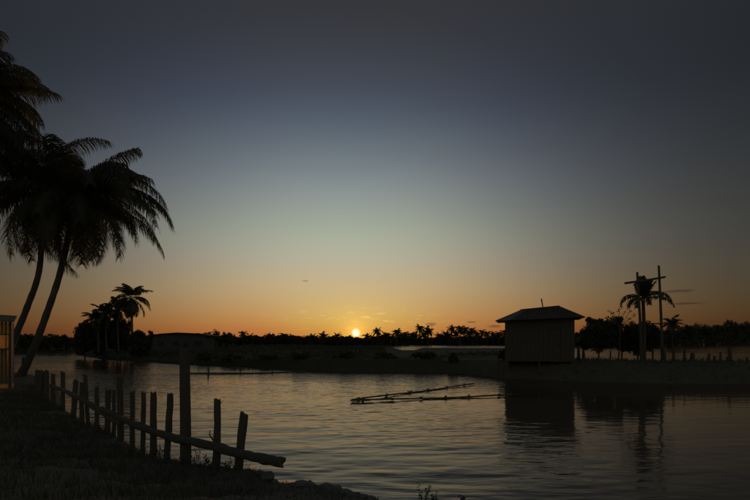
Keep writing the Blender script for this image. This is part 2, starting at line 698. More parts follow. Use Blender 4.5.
def land_z(X, Y):
    d = np.maximum(signed(X, Y, LAND), signed(X, Y, DIKE))
    for p in PONDS:
        d = np.minimum(d, -signed(X, Y, p))
    onD = smooth01((X - 4.5) / 4.0) * (Y < 60)
    top = 1.02 - .77 * smooth01((Y - 48) / 16)
    top = np.where(X < -6, np.minimum(top, .85 - .5 * smooth01((Y - 46) / 12)), top)
    dip = smooth01((X / Y - .02) / .06) * (Y < 64) * (X < 12) * smooth01((Y - 45) / 8) + (Y >= 64) * (X / Y > .02)
    top = top * (1 - dip) + .10 * dip
    low_ = smooth01((X / Y - .11) / .05) * (X / Y < .262) * (Y < 64) * smooth01((Y - 38) / 4)
    top = top - np.maximum(0, top - .55) * low_
    top = top * (1 - onD) + onD * 1.12
    wid = np.where(Y > 100, 3.0, 1.3)
    n = fbm(X * .35, Y * .35, 31) * .35 + fbm(X * 1.4, Y * 1.4, 32, 3) * .2
    far = smooth01((Y - 70) / 40)
    n = n * (1 - .85 * far)
    zi = -.9 + (top + .9) * smooth01((d + 1.0) / (wid + .6)) + n * smooth01(d / wid + .4)
    return np.where(d < -2.5, -1.2, zi)


xs = axis([(-6000, -800, 1300), (-800, -120, 40), (-120, -55, 4), (-55, 45, .55), (45, 120, 4), (120, 800, 40), (800, 6000, 1300)])
ys = axis([(26, 30, 1), (30, 66, .5), (66, 120, 1.8), (120, 360, 6), (360, 800, 40), (800, 6000, 650)])
X, Y = np.meshgrid(xs, ys)
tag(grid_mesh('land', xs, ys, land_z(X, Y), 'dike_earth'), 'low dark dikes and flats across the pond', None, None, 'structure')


def lz(x, y):
    return float(land_z(np.array([x]), np.array([y]))[0])


# ------------------------------------------------------------------ leaves
def quads(C, size, flat=0.0, asp=(.45, .8)):
    """random leaf quads at centres C"""
    n = len(C)
    u = nprnd.normal(size=(n, 3))
    u /= np.linalg.norm(u, axis=1, keepdims=True) + 1e-9
    w = nprnd.normal(size=(n, 3))
    w -= (w * u).sum(1, keepdims=True) * u
    w /= np.linalg.norm(w, axis=1, keepdims=True) + 1e-9
    s = (size * nprnd.uniform(.6, 1.3, n))[:, None]
    a = nprnd.uniform(asp[0], asp[1], n)[:, None]
    V = np.stack([C - u * s * .5, C + w * s * a * .5, C + u * s * .5, C - w * s * a * .5], 1).reshape(-1, 3)
    return V, np.arange(4 * n).reshape(n, 4)


def crown_pts(c, rad, ncl, nleaf, rng=nprnd, clr=.32, low=-.45):
    """clumps of leaves spread through an ellipsoid"""
    out = []
    c = np.array(c)
    rad = np.array(rad)
    k_ = 0
    while k_ < ncl:
        p = rng.normal(size=3)
        p /= np.linalg.norm(p)
        p *= rng.random() ** .45
        if p[2] < low:
            continue
        r = clr * rng.uniform(.55, 1.25)
        q = rng.normal(size=(nleaf, 3))
        q /= np.linalg.norm(q, axis=1, keepdims=True)
        q *= (rng.random((nleaf, 1)) ** .5) * r
        out.append(c + (p + q) * rad)
        k_ += 1
    return np.concatenate(out)


def broad_tree(name, px, ytop, ybase, D, wpx, label, cat='tree', group=None, ncl=26, nleaf=90, leaf=.16, zbase=None, low=-.5, trunkr=.09, clr=.32):
    top = P(px, ytop, D)
    bx = top.x
    zb = lz(bx, D) - .1 if zbase is None else zbase
    root = empty(name, (bx, D, zb), label, cat, group)
    zc0 = P(px, ybase, D).z
    hh = (top.z - zc0)
    rad = (wpx / F * D * .5, wpx / F * D * .5, hh * .5)
    c = (bx, D, zc0 + hh * .5)
    tb = MB()
    fork = Vector((bx, D, max(zb + .5, zc0 + hh * .15)))
    tb.tube([(bx + .05, D, zb), (bx - .03, D + .02, (zb + fork.z) / 2), fork], [trunkr * 1.25, trunkr, trunkr * .85], 7, .12)
    pts = crown_pts(c, rad, ncl, nleaf, low=low, clr=clr)
    for i in range(6):
        e = Vector(pts[int(nprnd.integers(len(pts)))])
        mid = fork.lerp(e, .5) + Vector((rnd.uniform(-.1, .1), rnd.uniform(-.1, .1), .1 * hh))
        tb.tube([fork, mid, e], [trunkr * .6, trunkr * .35, trunkr * .12], 5, .1)
    tb.build('trunk', 'bark', root)
    V, Fc = quads(pts, leaf)
    mesh_np('crown', V, Fc, 'leaf', root)
    return root


# ------------------------------------------------------------------ coconut palms
def frond_mesh(mb_v, mb_f, base, azm, e0, L, droop, nl=44, lmax=.62, wleaf=.045, hang=.55, twist=0.0, rr=.035, rng=rnd, seg=14, curlpow=1.35):
    """rachis tube and drooping leaflets appended to vertex / face lists"""
    side0 = Vector((-math.sin(azm), math.cos(azm), 0))
    pts = [Vector(base)]
    tans = []
    for i in range(seg):
        s = (i + .5) / seg
        e = e0 - droop * s ** curlpow
        a = azm + twist * s * s
        t = Vector((math.cos(e) * math.cos(a), math.cos(e) * math.sin(a), math.sin(e)))
        tans.append(t)
        pts.append(pts[-1] + t * (L / seg))
    tans.append(tans[-1])
    b = len(mb_v)
    for i, p in enumerate(pts):
        t = tans[i]
        up = side0.cross(t)
        r_ = rr * (1 - .85 * i / seg)
        for du, dw in ((1, 0), (0, 1), (-1, 0), (0, -1)):
            mb_v.append(p + side0 * (du * r_) + up * (dw * r_ * .7))
    for i in range(seg):
        for k_ in range(4):
            k2 = (k_ + 1) % 4
            mb_f.append((b + i * 4 + k_, b + i * 4 + k2, b + i * 4 + 4 + k2, b + i * 4 + 4 + k_))
    for j in range(nl):
        s = .13 + .87 * (j + rng.uniform(-.2, .2)) / (nl - 1)
        s = min(max(s, .1), .999)
        f = s * seg
        i = min(int(f), seg - 1)
        p = pts[i].lerp(pts[i + 1], f - i)
        t = tans[i]
        up = side0.cross(t)
        if up.z < 0:
            up = -up
        prof = min(1.0, .45 + 2.2 * s) * (1.0 - .55 * max(0, s - .55) / .45)
        for sd in (-1, 1):
            if rng.random() < .05:
                continue
            ll = lmax * prof * rng.uniform(.8, 1.12)
            d = (side0 * sd * rng.uniform(.75, 1.0) + t * rng.uniform(.45, .75) + up * rng.uniform(-.05, .3)).normalized()
            q = p.copy()
            w_ = t * (wleaf * .5)
            vb = len(mb_v)
            mb_v += [q - w_, q + w_]
            for m, (ws, st) in enumerate(((1.0, .34), (.75, .36), (0, .30))):
                d = (d + Vector((0, 0, -1)) * hang * (m + .6) * rng.uniform(.5, .8)).normalized()
                q = q + d * (ll * st)
                if ws:
                    mb_v += [q - w_ * ws, q + w_ * ws]
                    n_ = len(mb_v)
                    mb_f.append((n_ - 4, n_ - 3, n_ - 1, n_ - 2))
                else:
                    mb_v.append(q)
                    n_ = len(mb_v)
                    mb_f.append((n_ - 3, n_ - 2, n_ - 1))


def trunk_mesh(pts, r0, r1, rings=26, n=10, flare=1.5):
    mb = MB()
    pp, rr = [], []
    pts = [Vector(p) for p in pts]
    for i in range(rings + 1):
        s = i / rings * (len(pts) - 1)
        k_ = min(int(s), len(pts) - 2)
        u = s - k_
        p0, p1, p2, p3 = pts[max(k_ - 1, 0)], pts[k_], pts[k_ + 1], pts[min(k_ + 2, len(pts) - 1)]
        q = .5 * ((2 * p1) + (p2 - p0) * u + (2 * p0 - 5 * p1 + 4 * p2 - p3) * u * u + (3 * p1 - p0 - 3 * p2 + p3) * u ** 3)
        pp.append(q)
        f = i / rings
        rr.append((r0 + (r1 - r0) * f) * (1 + (flare - 1) * math.exp(-f * 14)) * (1.05 if i % 2 else .97))
    mb.tube(pp, rr, n, .05)
    return mb


def coconut_palm(label, pts, r0, r1, fronds, seed, L0, nl=44, lmax=.62, wl=.045, group=None, hang=.55, nuts=0, rr=.035, leafmat='palm_leaf'):
    rng = random.Random(seed)
    root = empty('coconut_palm', pts[0], label, 'palm tree', group)
    trunk_mesh(pts, r0, r1).build('trunk', 'bark', root, True)
    top = Vector(pts[-1])
    for (a, e, Lf, dr, tw) in fronds:
        v, f = [], []
        a_, e_ = R(a), R(e)
        b = top + Vector((math.cos(a_) * math.cos(e_), math.sin(a_) * math.cos(e_), math.sin(e_))) * r1 * .9
        frond_mesh(v, f, b, a_, e_, L0 * Lf, R(dr), nl, lmax, wl, hang, R(tw), rr, rng)
        m = MB()
        m.v, m.f = v, f
        m.build('frond', leafmat, root)
    for i in range(nuts):
        a_ = rng.uniform(0, 6.28)
        c = top + Vector((math.cos(a_) * r1 * 1.7, math.sin(a_) * r1 * 1.7, -.12 - rng.uniform(0, .25)))
        ico(c, .11, 'coconut', 'bark', root)
    return root


ICO = {}


def ico(c, r, name, material, parent, sub=2, jit=0.0, sq=(1, 1, 1)):
    import bmesh
    bm = bmesh.new()
    bmesh.ops.create_icosphere(bm, subdivisions=sub, radius=1.0)
    sd = Vector((rnd.uniform(0, 50), rnd.uniform(0, 50), rnd.uniform(0, 50)))
    for v in bm.verts:
        k_ = 1 + jit * (mnoise.noise(v.co * 1.3 + sd) + .5 * mnoise.noise(v.co * 3.1 + sd))
        v.co = Vector((v.co.x * sq[0], v.co.y * sq[1], v.co.z * sq[2])) * (r * k_)
    me = bpy.data.meshes.new(name)
    bm.to_mesh(me)
    bm.free()
    o = link_mesh(me, name, material, parent, jit < .2)
    o.location = Vector(c) - (origin(parent) if parent is not None else Vector())
    return o


def rand_fronds(seed, n, e_hi=75, e_lo=-35):
    rng = random.Random(seed)
    out = []
    for i in range(n):
        f = (i + .5) / n
        e = e_hi + (e_lo - e_hi) * f + rng.uniform(-8, 8)
        out.append((i * 137.5 + rng.uniform(-14, 14), e, rng.uniform(.82, 1.08) * (.85 if f < .15 else 1), rng.uniform(62, 98) * (.8 + .35 * f), rng.uniform(-18, 18)))
    return out


# three tall palms on the near bank
D1 = 26.0
f1 = [(a, e, l * .9, d * 1.15, t) for a, e, l, d, t in rand_fronds(3, 34, 74, -48)] + [(-4, 40, 1.28, 118, 8), (2, 24, 1.30, 98, -6), (-16, 16, 1.28, 88, 0), (14, 30, 1.24, 108, 0), (-10, 4, 1.2, 76, 0), (20, -4, 1.15, 68, 0), (-30, 34, 1.2, 112, 0), (-26, -14, .95, 58, 0), (176, 84, 1.55, 132, 0), (186, 80, 1.45, 124, 0), (166, 70, 1.35, 108, 0), (12, 60, .9, 42, 0), (-8, 56, .95, 105, 0)]
coconut_palm('tall coconut palm with the right-hand trunk of the leaning pair', [P(19, 379, D1), P(30, 357, D1), P(46, 316, D1), P(62, 266, D1), P(76, 197, D1)], .20, .135, f1, 1, 4.3,
             nl=116, lmax=1.3, wl=.040, hang=.8, group='tall palms on the near bank', nuts=5)
D2 = 28.0
f2 = [(a, e, l * .95, d * 1.12, t) for a, e, l, d, t in rand_fronds(9, 32, 74, -48)] + [(200, 2, 1.15, 55, 0), (190, 45, 1.15, 95, 0), (178, 22, 1.1, 85, 0), (170, 60, 1.2, 110, 0), (182, 84, 1.4, 130, 0), (205, -14, 1.2, 40, 0), (6, 82, 1.2, 100, 0)]
coconut_palm('leaning coconut palm rising behind the lit shack', [P(6, 373, D2), P(12, 345, D2), P(27, 308, D2), P(40, 266, D2), P(43, 193, D2)], .19, .13, f2, 2, 4.2,
             nl=112, lmax=1.25, wl=.040, hang=.8, group='tall palms on the near bank', nuts=4)
D3 = 24.0
f3 = rand_fronds(15, 34, 75, -40) + [(-8, 40, .95, 75, 0), (5, 62, .95, 105, 0), (-6, 10, .9, 55, 0), (0, 16, 1.05, 34, 0), (4, -6, .95, 50, 0), (-4, -24, 1.0, 45, 0), (8, -40, .95, 35, 0), (-2, -52, 1.0, 26, 0), (3, -14, 1.05, 62, 0)]
coconut_palm('tallest palm with only its fronds showing at the upper left edge', [P(-60, 380, D3), P(-56, 300, D3), P(-46, 200, D3), P(-36, 96, D3)], .20, .135, f3, 3, 4.0,
             nl=112, lmax=1.2, wl=.040, hang=.8, group='tall palms on the near bank')

# palm over the clump on the far bank
DM = 72.0
fm = rand_fronds(31, 28, 82, -50)
coconut_palm('coconut palm standing above the tree clump across the water', [P(131, 350, DM), P(132, 330, DM), P(131, 298, DM)], .19, .14, fm, 5, 3.1, nl=40, lmax=.85, wl=.10,
             group='palms on the far bank', hang=.5)
for (px, py, s, sd, lab) in ((117, 309, .85, 41, 'smaller palm leaning close left of the clump palm'), (105, 314, .8, 42, 'low palm in the middle of the far clump'),
                             (97, 320, .7, 43, 'lowest palm at the left of the far clump')):
    coconut_palm(lab, [P(px + 2, 352, DM + 1), P(px + 1, 332, DM + 1), P(px, py, DM + 1)], .14, .1, rand_fronds(sd, 20, 85, -30), sd, 3.0 * s, nl=26, lmax=.75, wl=.13,
                 group='palms on the far bank', hang=.5)

# ragged palm between the poles
DR = 41.0
fr = [(180, 42, 1.0, 150, 0), (150, 35, .9, 140, 0), (2, 45, 1.15, 120, 0), (-8, 25, 1.1, 95, 0), (20, 55, 1.05, 130, 0), (200, 20, .75, 110, 0), (-100, 30, .7, 120, 0), (80, 30, .8, 120, 0)]
fr += [(a, e, .56 + .12 * ((i * 7) % 3), 18, 0) for i, (a, e) in enumerate(((180, 78), (0, 74), (90, 82), (200, 86), (-20, 66), (60, 70), (130, 72), (-70, 74), (240, 70), (10, 84)))]
coconut_palm('ragged palm with bunched upright fronds between the two poles', [P(644, 362, DR), P(644, 330, DR), P(643, 300, DR)], .15, .12, fr, 6, 2.35, nl=38, lmax=.62, wl=.085,
             hang=.45, leafmat='palm_leaf')

# ------------------------------------------------------------------ far palms along the skyline


def far_palm_proto(seed):
    rng = random.Random(seed)
    root = empty('coconut_palm', (0, 0, 0))
    MB().tube([(0, 0, 0), (.05, 0, 3), (.02, 0, 6)], [.22, .17, .14], 5).build('trunk', 'bark', root)
    v, f = [], []
    for i in range(19):
        fr_ = i / 19
        frond_mesh(v, f, Vector((.02, 0, 6)), i * 2.4 + rng.uniform(-.3, .3), R(75 - 105 * fr_ + rng.uniform(-10, 10)), rng.uniform(2.5, 3.5), R(rng.uniform(60, 105)), 12, .95, .36, .5, 0, .08, rng, 6)
    m = MB()
    m.v, m.f = v, f
    m.build('crown', 'palm_leaf', root)
    return root


protos = [far_palm_proto(s) for s in (1, 2, 3, 4)]
used = [False] * 4


def place_far_palm(px, ytop, D, s, label, group):
    i = rnd.randrange(4)
    o = protos[i] if not used[i] else copy_tree(protos[i])
    used[i] = True
    s *= 1.15
    x = (px - CX) / F * D
    zt = P(px, ytop, D).z
    zg = lz(x, D) - .1
    h = zt - zg - 1.9 * s                       # crown centre height
    o.location = (x, D, zg)
    o.rotation_euler = (0, 0, rnd.uniform(0, 6.28))
    o.scale = (s, s, s)
    hz = max(.8, h / s)
    for ch in o.children:
        if ch.name.startswith('trunk'):
            ch.scale = (1, 1, hz / 6.0)
        else:
            ch.location = (0, 0, hz - 6.0)
    tag(o, label, 'palm tree', group)


left_sun = [(205, 331), (243, 330.5), (262, 335), (284, 332.5), (300, 335.5), (308, 335), (316, 336), (323, 332.5), (331, 335.5), (337, 333), (344, 335), (349, 335.5), (222, 333.5), (233, 334.5), (250, 334), (268, 333.5), (277, 335), (291, 334.5), (312, 334)]
left_sun.sort()
right_sun = [(367, 333.5), (373, 335), (377, 328), (383, 333), (391, 334.5), (397, 329), (405, 331), (411, 331), (420, 325), (428, 327), (387, 331.5), (401, 333), (415, 332.5), (424, 331)]
right_sun.sort()
right_mast = [(446, 331), (452, 325.5), (460, 325), (465, 326), (472, 327), (482, 329), (493, 331.5), (499, 331), (505, 329), (439, 333), (449, 332.5), (456, 330.5), (469, 331), (477, 331.5), (487, 330.5)]
right_mast.sort()
GP = 'palms on the far skyline'
for i, (px, yt) in enumerate(left_sun[::-1]):
    place_far_palm(px, yt, (262 + rnd.uniform(-14, 14)) if px > 230 else 150, rnd.uniform(.85, 1.1) * (.8 if yt > 334 else 1), '%s skyline palm counted leftward from the setting sun' % ORD[i], GP)
for i, (px, yt) in enumerate(right_sun):
    place_far_palm(px, yt, (262 if px < 400 else 328) + rnd.uniform(-3, 14), rnd.uniform(.9, 1.2) * (1 if px < 400 else 1.2) * (.8 if yt > 333 else 1), '%s skyline palm counted rightward from the setting sun' % ORD[i], GP)
for i, (px, yt) in enumerate(right_mast):
    place_far_palm(px, yt, 328 + rnd.uniform(-3, 14), rnd.uniform(1.05, 1.4), '%s skyline palm counted from the thin mast towards the hut' % ORD[i], GP)
for i, (px, yt) in enumerate(((19, 332.5), (28, 333), (38, 334))):
    place_far_palm(px, yt, 122, .5, '%s little palm on the far left shore beside the palm trunks' % ORD[i], 'little palms on the far left shore')
place_far_palm(672, 317, 268, 1.8, 'small spreading palm in the right treeline beside the tall pole', None)

# ------------------------------------------------------------------ far woods and single trees
tp = [(-400, 334), (0, 336), (40, 337), (76, 338), (150, 338), (200, 336), (240, 337), (300, 337.6), (340, 338.8), (356, 338.8), (366, 338.8), (400, 338), (500, 337.6), (575, 335),
      (640, 335), (665, 332), (690, 328.5), (715, 327), (750, 325), (900, 323), (1300, 323)]
td = [(-400, 122), (0, 122), (70, 122), (100, 130), (200, 150), (240, 262), (330, 278), (396, 285), (408, 328), (520, 330), (600, 225), (650, 240), (700, 320), (760, 450), (900, 520), (1300, 560)]
N = 90000
pxs = nprnd.uniform(-350, 1250, N)
Dd = np.interp(pxs, *zip(*td)) + nprnd.uniform(0, 14, N)
yt = np.interp(pxs, *zip(*tp)) - 4.6 * fbm(pxs / 9.0, pxs * 0 + 3.3, 41, 3) - 2.4 * fbm(pxs / 2.6, pxs * 0 + 1.3, 44, 2)
zt = CH + (HY - yt) / F * Dd
zz = -.2 + (zt + .2) * nprnd.random(N) ** .75
C = np.stack([(pxs - CX) / F * Dd, Dd, zz], 1)
V, Fc = quads(C, .0052 * Dd.mean())
V2 = C.repeat(4, 0) + (V - C.repeat(4, 0)) * (np.clip(Dd / 240, .45, 2.0) * np.where(pxs > 640, 1.35, 1.0)).repeat(4)[:, None]
tag(mesh_np('woodland', V2, Fc, 'leaf'), 'dark unbroken belt of far trees along the horizon', 'woodland', None, 'stuff')

GT = 'round trees in the far treeline'
for (px, yt_, yb, D, w, lab) in ((52, 334, 346, 118, 16, 'round tree on the far left shore nearest the palm trunks'), (64, 333.5, 346, 119, 12, 'round tree at the right end of the far left shore'),
                                 (143, 332.5, 346, 98, 9, 'small round tree just left of the long pale house'), (152, 331, 340, 99, 8, 'loose tree peeking over the left end of the pale house'),
                                 (219, 329.5, 345, 150, 15, 'tallest round tree to the right of the pale house'), (229, 332.5, 345, 150, 11, 'lower round tree beside the tallest one right of the house'),
                                 (254, 334, 344, 260, 12, 'low round skyline tree left of the small palms'), (272, 334.5, 344, 260, 12, 'flat low skyline tree between two small palms'),
                                 (292, 335, 344, 262, 14, 'low spreading skyline tree left of the sun'), (386, 334, 344, 262, 9, 'small round skyline tree just right of the sun'),
                                 (403, 334, 344, 290, 14, 'round skyline tree below the palms right of the sun'), (441, 334.5, 344, 330, 10, 'round skyline tree beside the thin mast'),
                                 (704, 322.5, 340, 330, 22, 'broad tree in the right treeline beyond the stakes'), (730, 319.5, 340, 400, 15, 'tallest flat topped tree in the right treeline'),
                                 (748, 323, 340, 440, 16, 'round tree at the right edge of the treeline'), (687, 325, 340, 300, 14, 'low tree in the right treeline beside the spreading palm')):
    broad_tree('tree', px, yt_, yb, D, w, lab, 'tree', GT, 22, 60, .0030 * D, low=-.7, trunkr=.0011 * D, clr=.34)

# clump below the far bank palms
GC = 'trees in the clump on the far bank'
for (px, yt_, yb, D, w, lab) in ((85, 322, 354, 76, 22, 'dense round tree at the left of the far clump'), (103, 318, 355, 76, 27, 'dark tree under the low palms of the far clump'),
                                 (121, 313, 355, 75, 22, 'dense tree filling the foot of the clump palm'), (140, 333, 356, 72, 22, 'low bush at the right foot of the clump palm')):
    broad_tree('tree', px, yt_, yb, D, w, lab, 'tree', GC, 64, 150, .30, low=-1.0, trunkr=.1, clr=.27)

# trees beside the hut, on the right dike
GD = 'trees on the right dike'
for (px, yt_, yb, D, w, n, lab) in ((599, 316.5, 350, 43, 38, 60, 'dense round tree close to the right of the hut'), (583, 329, 350, 44, 16, 24, 'low bush between hut and dense tree'),
                                    (622, 319, 351, 43, 24, 34, 'open topped tree left of the leaning pole'), (638, 322, 353, 42.5, 26, 44, 'dense tree around the foot of the ragged palm'),
                                    (653, 325, 352, 42.5, 18, 22, 'small tree right under the ragged palm')):
    broad_tree('tree', px, yt_, yb, D, w, lab, 'tree', GD, int(n * 1.3), 170, .17, low=-.95, trunkr=.08, clr=.30)
# bare twigs of a thin tree
root = empty('bare_tree', P(616, 362, 40.5), 'thin bare tree with twigs spread over the dike bushes', 'tree')
tb = MB()
b0 = P(618, 364, 40.5)
fk = P(620, 330, 40.5)
tb.tube([b0, b0.lerp(fk, .5) + Vector((.05, 0, 0)), fk], [.07, .05, .04], 6, .1)
ends = [(609, 310), (613, 312), (619, 309), (625, 311), (631, 310), (636, 314), (612, 317), (630, 318)]
tw = []
for ex, ey in ends:
    e = P(ex, ey, 40.5 + rnd.uniform(-.4, .4))
    m_ = fk.lerp(e, .55) + Vector((0, 0, .12))
    tb.tube([fk, m_, e], [.028, .018, .008], 5)
    for j in range(14):
        t_ = rnd.uniform(.5, 1.05)
        tw.append(np.array(m_.lerp(e, t_)) + nprnd.normal(size=3) * .07)
tb.build('trunk', 'bark', root)
V, Fc = quads(np.array(tw), .13)
mesh_np('crown', V, Fc, 'leaf', root)

# scrub along the middle bank
GS = 'bushes along the middle bank'
names = ['low bush below the right end of the pale house', 'wide low bush on the bank below the round trees', 'second low bush on the bank left of the sun', 'small bush on the bank left of the sun',
         'low bush on the bank below the sun', 'small bush on the bank right of the sun', 'bush at the bank above the bamboo tip', 'bush on the bank left of the hut', 'bush right beside the left wall of the hut']
for (px, D, w, h), lab in zip(((205, 58, 22, 6), (235, 55, 30, 5), (268, 52, 22, 4), (300, 49, 26, 4), (345, 47, 24, 3), (385, 46.5, 22, 3), (425, 46, 26, 4), (452, 44, 14, 4), (503, 41.5, 9, 6)), names):
    x = (px - CX) / F * D
    z = lz(x, D)
    yb = HY + (CH - z) / F * D * 0 + (CH - z) * F / D
    broad_tree('bush', px, yb - h - 4, yb + 2, D, w, lab, 'bush', GS, 20, 70, .2, low=-.5, trunkr=.03)


# grass and reeds on the dikes (one mass)
def blades(C, h, w, lean=.35):
    n = len(C)
    a = nprnd.uniform(0, 6.28, n)
    u = np.stack([np.cos(a), np.sin(a), a * 0], 1) * (w * nprnd.uniform(.6, 1.3, n))[:, None]
    hh = (h * nprnd.uniform(.4, 1.2, n))[:, None]
    ln = nprnd.normal(0, lean, (n, 3))
    ln[:, 2] = 0
    mid = C + np.array([0, 0, .55]) * hh + ln * hh * .3
    tip = C + np.array([0, 0, 1.0]) * hh + ln * hh
    V = np.stack([C - u, C + u, mid + u * .7, mid - u * .7, tip], 1).reshape(-1, 3)
    i = np.arange(n)[:, None] * 5
    F4 = i + np.array([[0, 1, 2, 3]])
    F3 = i + np.array([[3, 2, 4, 4]])
    return V, F4, F3


def blade_obj(name, C, h, w, material, label, lean=.35, parent=None, cat='grass', kind='stuff'):
    V, F4, F3 = blades(C, h, w, lean)
    o0 = np.array(origin(parent)) if parent is not None else np.zeros(3)
    me = bpy.data.meshes.new(name)
    me.from_pydata((V - o0).tolist(), [], F4.tolist() + F3[:, :3].tolist())
    me.update()
    o = link_mesh(me, name, material, parent)
    if parent is None:
        tag(o, label, cat, None, kind)
    return o


def scatter(poly_x, poly_y, n, fn, lo, hi):
    x = nprnd.uniform(*poly_x, n)
    y = nprnd.uniform(*poly_y, n)
    z = fn(x, y)
    m = (z > lo) & (z < hi) & (fbm(x * .5, y * .5, 77, 3) > -.12)
    return np.stack([x, y, z - .02], 1)[m]


C = scatter((-34, 45), (30, 66), 42000, land_z, .12, 2.0)
C = C[~((C[:, 1] > 47) & (C[:, 0] / C[:, 1] > .05))]
C = C[~((C[:, 1] > 39) & (C[:, 0] / C[:, 1] > .13) & (C[:, 0] / C[:, 1] < .262))]
blade_obj('dike_grass', C, .26, .03, 'grass', 'rough grass covering the dikes across the pond')

x = nprnd.uniform(-1, 1, 60000)
y = 52 * (235 / 52) ** nprnd.random(60000)
x = x * y * .85
z = land_z(x, y)
dp = np.min([-signed(x, y, p) for p in PONDS], axis=0)
mk = (z > .12) & (dp > 2.5) & (fbm(x * .12, y * .12, 91, 3) > -.10) & ~((x / y > .03) & (y > 58))
C = np.stack([x, y, z], 1)[mk]
C[:, 2] += nprnd.random(len(C)) * .35 * np.where(C[:, 0] / C[:, 1] < -.1, 2.2, .8)
V, Fc = quads(C, 1.0)
cc = C.repeat(4, 0)
V = cc + (V - cc) * (.0045 * C[:, 1]).repeat(4)[:, None]
tag(mesh_np('marsh_scrub', V, Fc, 'leaf'), 'low dark scrub over the flats beyond the pond', 'scrub', None, 'stuff')

# ------------------------------------------------------------------ thin mast, stakes and boom
MB().tube([P(432, 345, 328), P(432, 324, 328)], [.16, .10], 6).build('mast', 'old_wood')
tag(bpy.data.objects['mast'], 'thin mast standing among the skyline palms', 'mast')

# ------------------------------------------------------------------ hut on the dike
HD = 37.0
hc = P(538.5, 362, HD)
hut = empty('hut', (hc.x, hc.y, 1.05), 'dark board hut with hipped sheet roof at the water edge', 'hut')
Rz = Matrix.Rotation(R(-16), 3, 'Z')


def HP(x, y, z):
    return Vector((hc.x, hc.y, 0)) + Rz @ Vector((x, y, 0)) + Vector((0, 0, z))


W2, D2h, ZB, ZE = 2.26, 1.7, 1.20, 4.02


def ztop(x):
    return 4.15 + (x + W2) / (2 * W2) * .19

RX = Rz
for (x, y) in ((-2.1, -1.55), (0, -1.55), (2.1, -1.55), (-2.1, 1.55), (0, 1.55), (2.1, 1.55)):
    MB().tube([HP(x, y, .5), HP(x, y, ZB)], .09, 7, .1).build('stilt', 'old_wood', hut)
fl = MB().box(HP(0, 0, ZB + .05), (2 * W2, 2 * D2h, .10), RX).build('floor', 'board', hut)
for sy, nm in ((-1, 'front'), (1, 'rear')):
    nb = 16
    for i in range(nb):
        w = 2 * W2 / nb
        xc = -W2 + w * (i + .5)
        zb = ZB + .10 + rnd.uniform(-.05, .0)
        if sy < 0 and 10 <= i <= 12:
            continue
        MB().box(HP(xc, sy * (D2h + rnd.uniform(0, .012)), (zb + ztop(xc)) / 2), (w - .006, .025, ztop(xc) - zb), RX).build('wall_board', 'board', hut)
# doorway with its boards a little behind the wall
w = 2 * W2 / 16
xd = -W2 + w * 11.5
dr = MB().box(HP(xd, -D2h + .06, (ZB + .1 + 3.5) / 2), (3 * w - .01, .03, 3.40 - ZB), RX).build('door', 'board', hut)
MB().box(HP(xd + .28, -D2h + .03, 2.35), (.05, .04, .16), RX).build('handle', 'dark_opening', dr)
MB().box(HP(xd, -D2h, (3.42 + ztop(xd)) / 2), (3 * w - .012, .025, ztop(xd) - 3.42), RX).build('wall_board', 'board', hut)
for sx_ in (-1, 1):
    nb = 12
    for i in range(nb):
        w = (2 * D2h - .05) / nb
        yc = -D2h + .025 + w * (i + .5)
        MB().box(HP(sx_ * (W2 - .015 + rnd.uniform(0, .012)), yc, (ZB + .1 + ZE) / 2), (.025, w - .012, ZE - ZB - .1), RX).build('wall_board', 'board', hut)
# window on the front, shutter closed
sh = MB().box(HP(-1.0, -D2h - .03, 2.9), (.8, .03, .75), RX).build('shutter', 'board', hut)
MB().box(HP(-1.0, -D2h - .055, 3.18), (.84, .03, .06), RX).build('batten', 'old_wood', sh)
MB().box(HP(-1.0, -D2h - .055, 2.62), (.84, .03, .06), RX).build('batten', 'old_wood', sh)
# hipped roof of sheets: each slope a part with corrugated sheets as pieces
OV = .62
zl, zr = 3.98, 4.17
e1, e2, e3, e4 = HP(-W2 - OV, -D2h - OV, zl), HP(W2 + OV, -D2h - OV, zr), HP(W2 + OV, D2h + OV, zr), HP(-W2 - OV, D2h + OV, zl)
r1_, r2_ = HP(-1.25, 0, 4.80), HP(1.42, 0, 5.03)


def corrugated(a, b, c, d, n, name, material, parent):
    """a-b eave, d-c ridge; ribs run from eave to ridge"""
    m = MB()
    up = (b - a).cross(d - a).normalized()
    if up.z < 0:
        up = -up
    base_ = len(m.v)
    for i in range(n + 1):
        t_ = i / n
        off = up * (.016 * (1 if i % 2 else -1))
        m.v += [a.lerp(b, t_) + off, d.lerp(c, t_) + off]
    for i in range(n):
        m.f.append((2 * i, 2 * i + 2, 2 * i + 3, 2 * i + 1))
    k0 = len(m.v)
    m.v += [v - up * .02 for v in m.v[:k0]]
    for i in range(n):
        m.f.append((k0 + 2 * i + 1, k0 + 2 * i + 3, k0 + 2 * i + 2, k0 + 2 * i))
    m.f.append((0, 1, k0 + 1, k0))
    m.f.append((2 * n, k0 + 2 * n, k0 + 2 * n + 1, 2 * n + 1))
    for i in range(n):
        m.f.append((2 * i, k0 + 2 * i, k0 + 2 * i + 2, 2 * i + 2))
        m.f.append((2 * i + 1, 2 * i + 3, k0 + 2 * i + 3, k0 + 2 * i + 1))
    return m.build(name, material, parent)


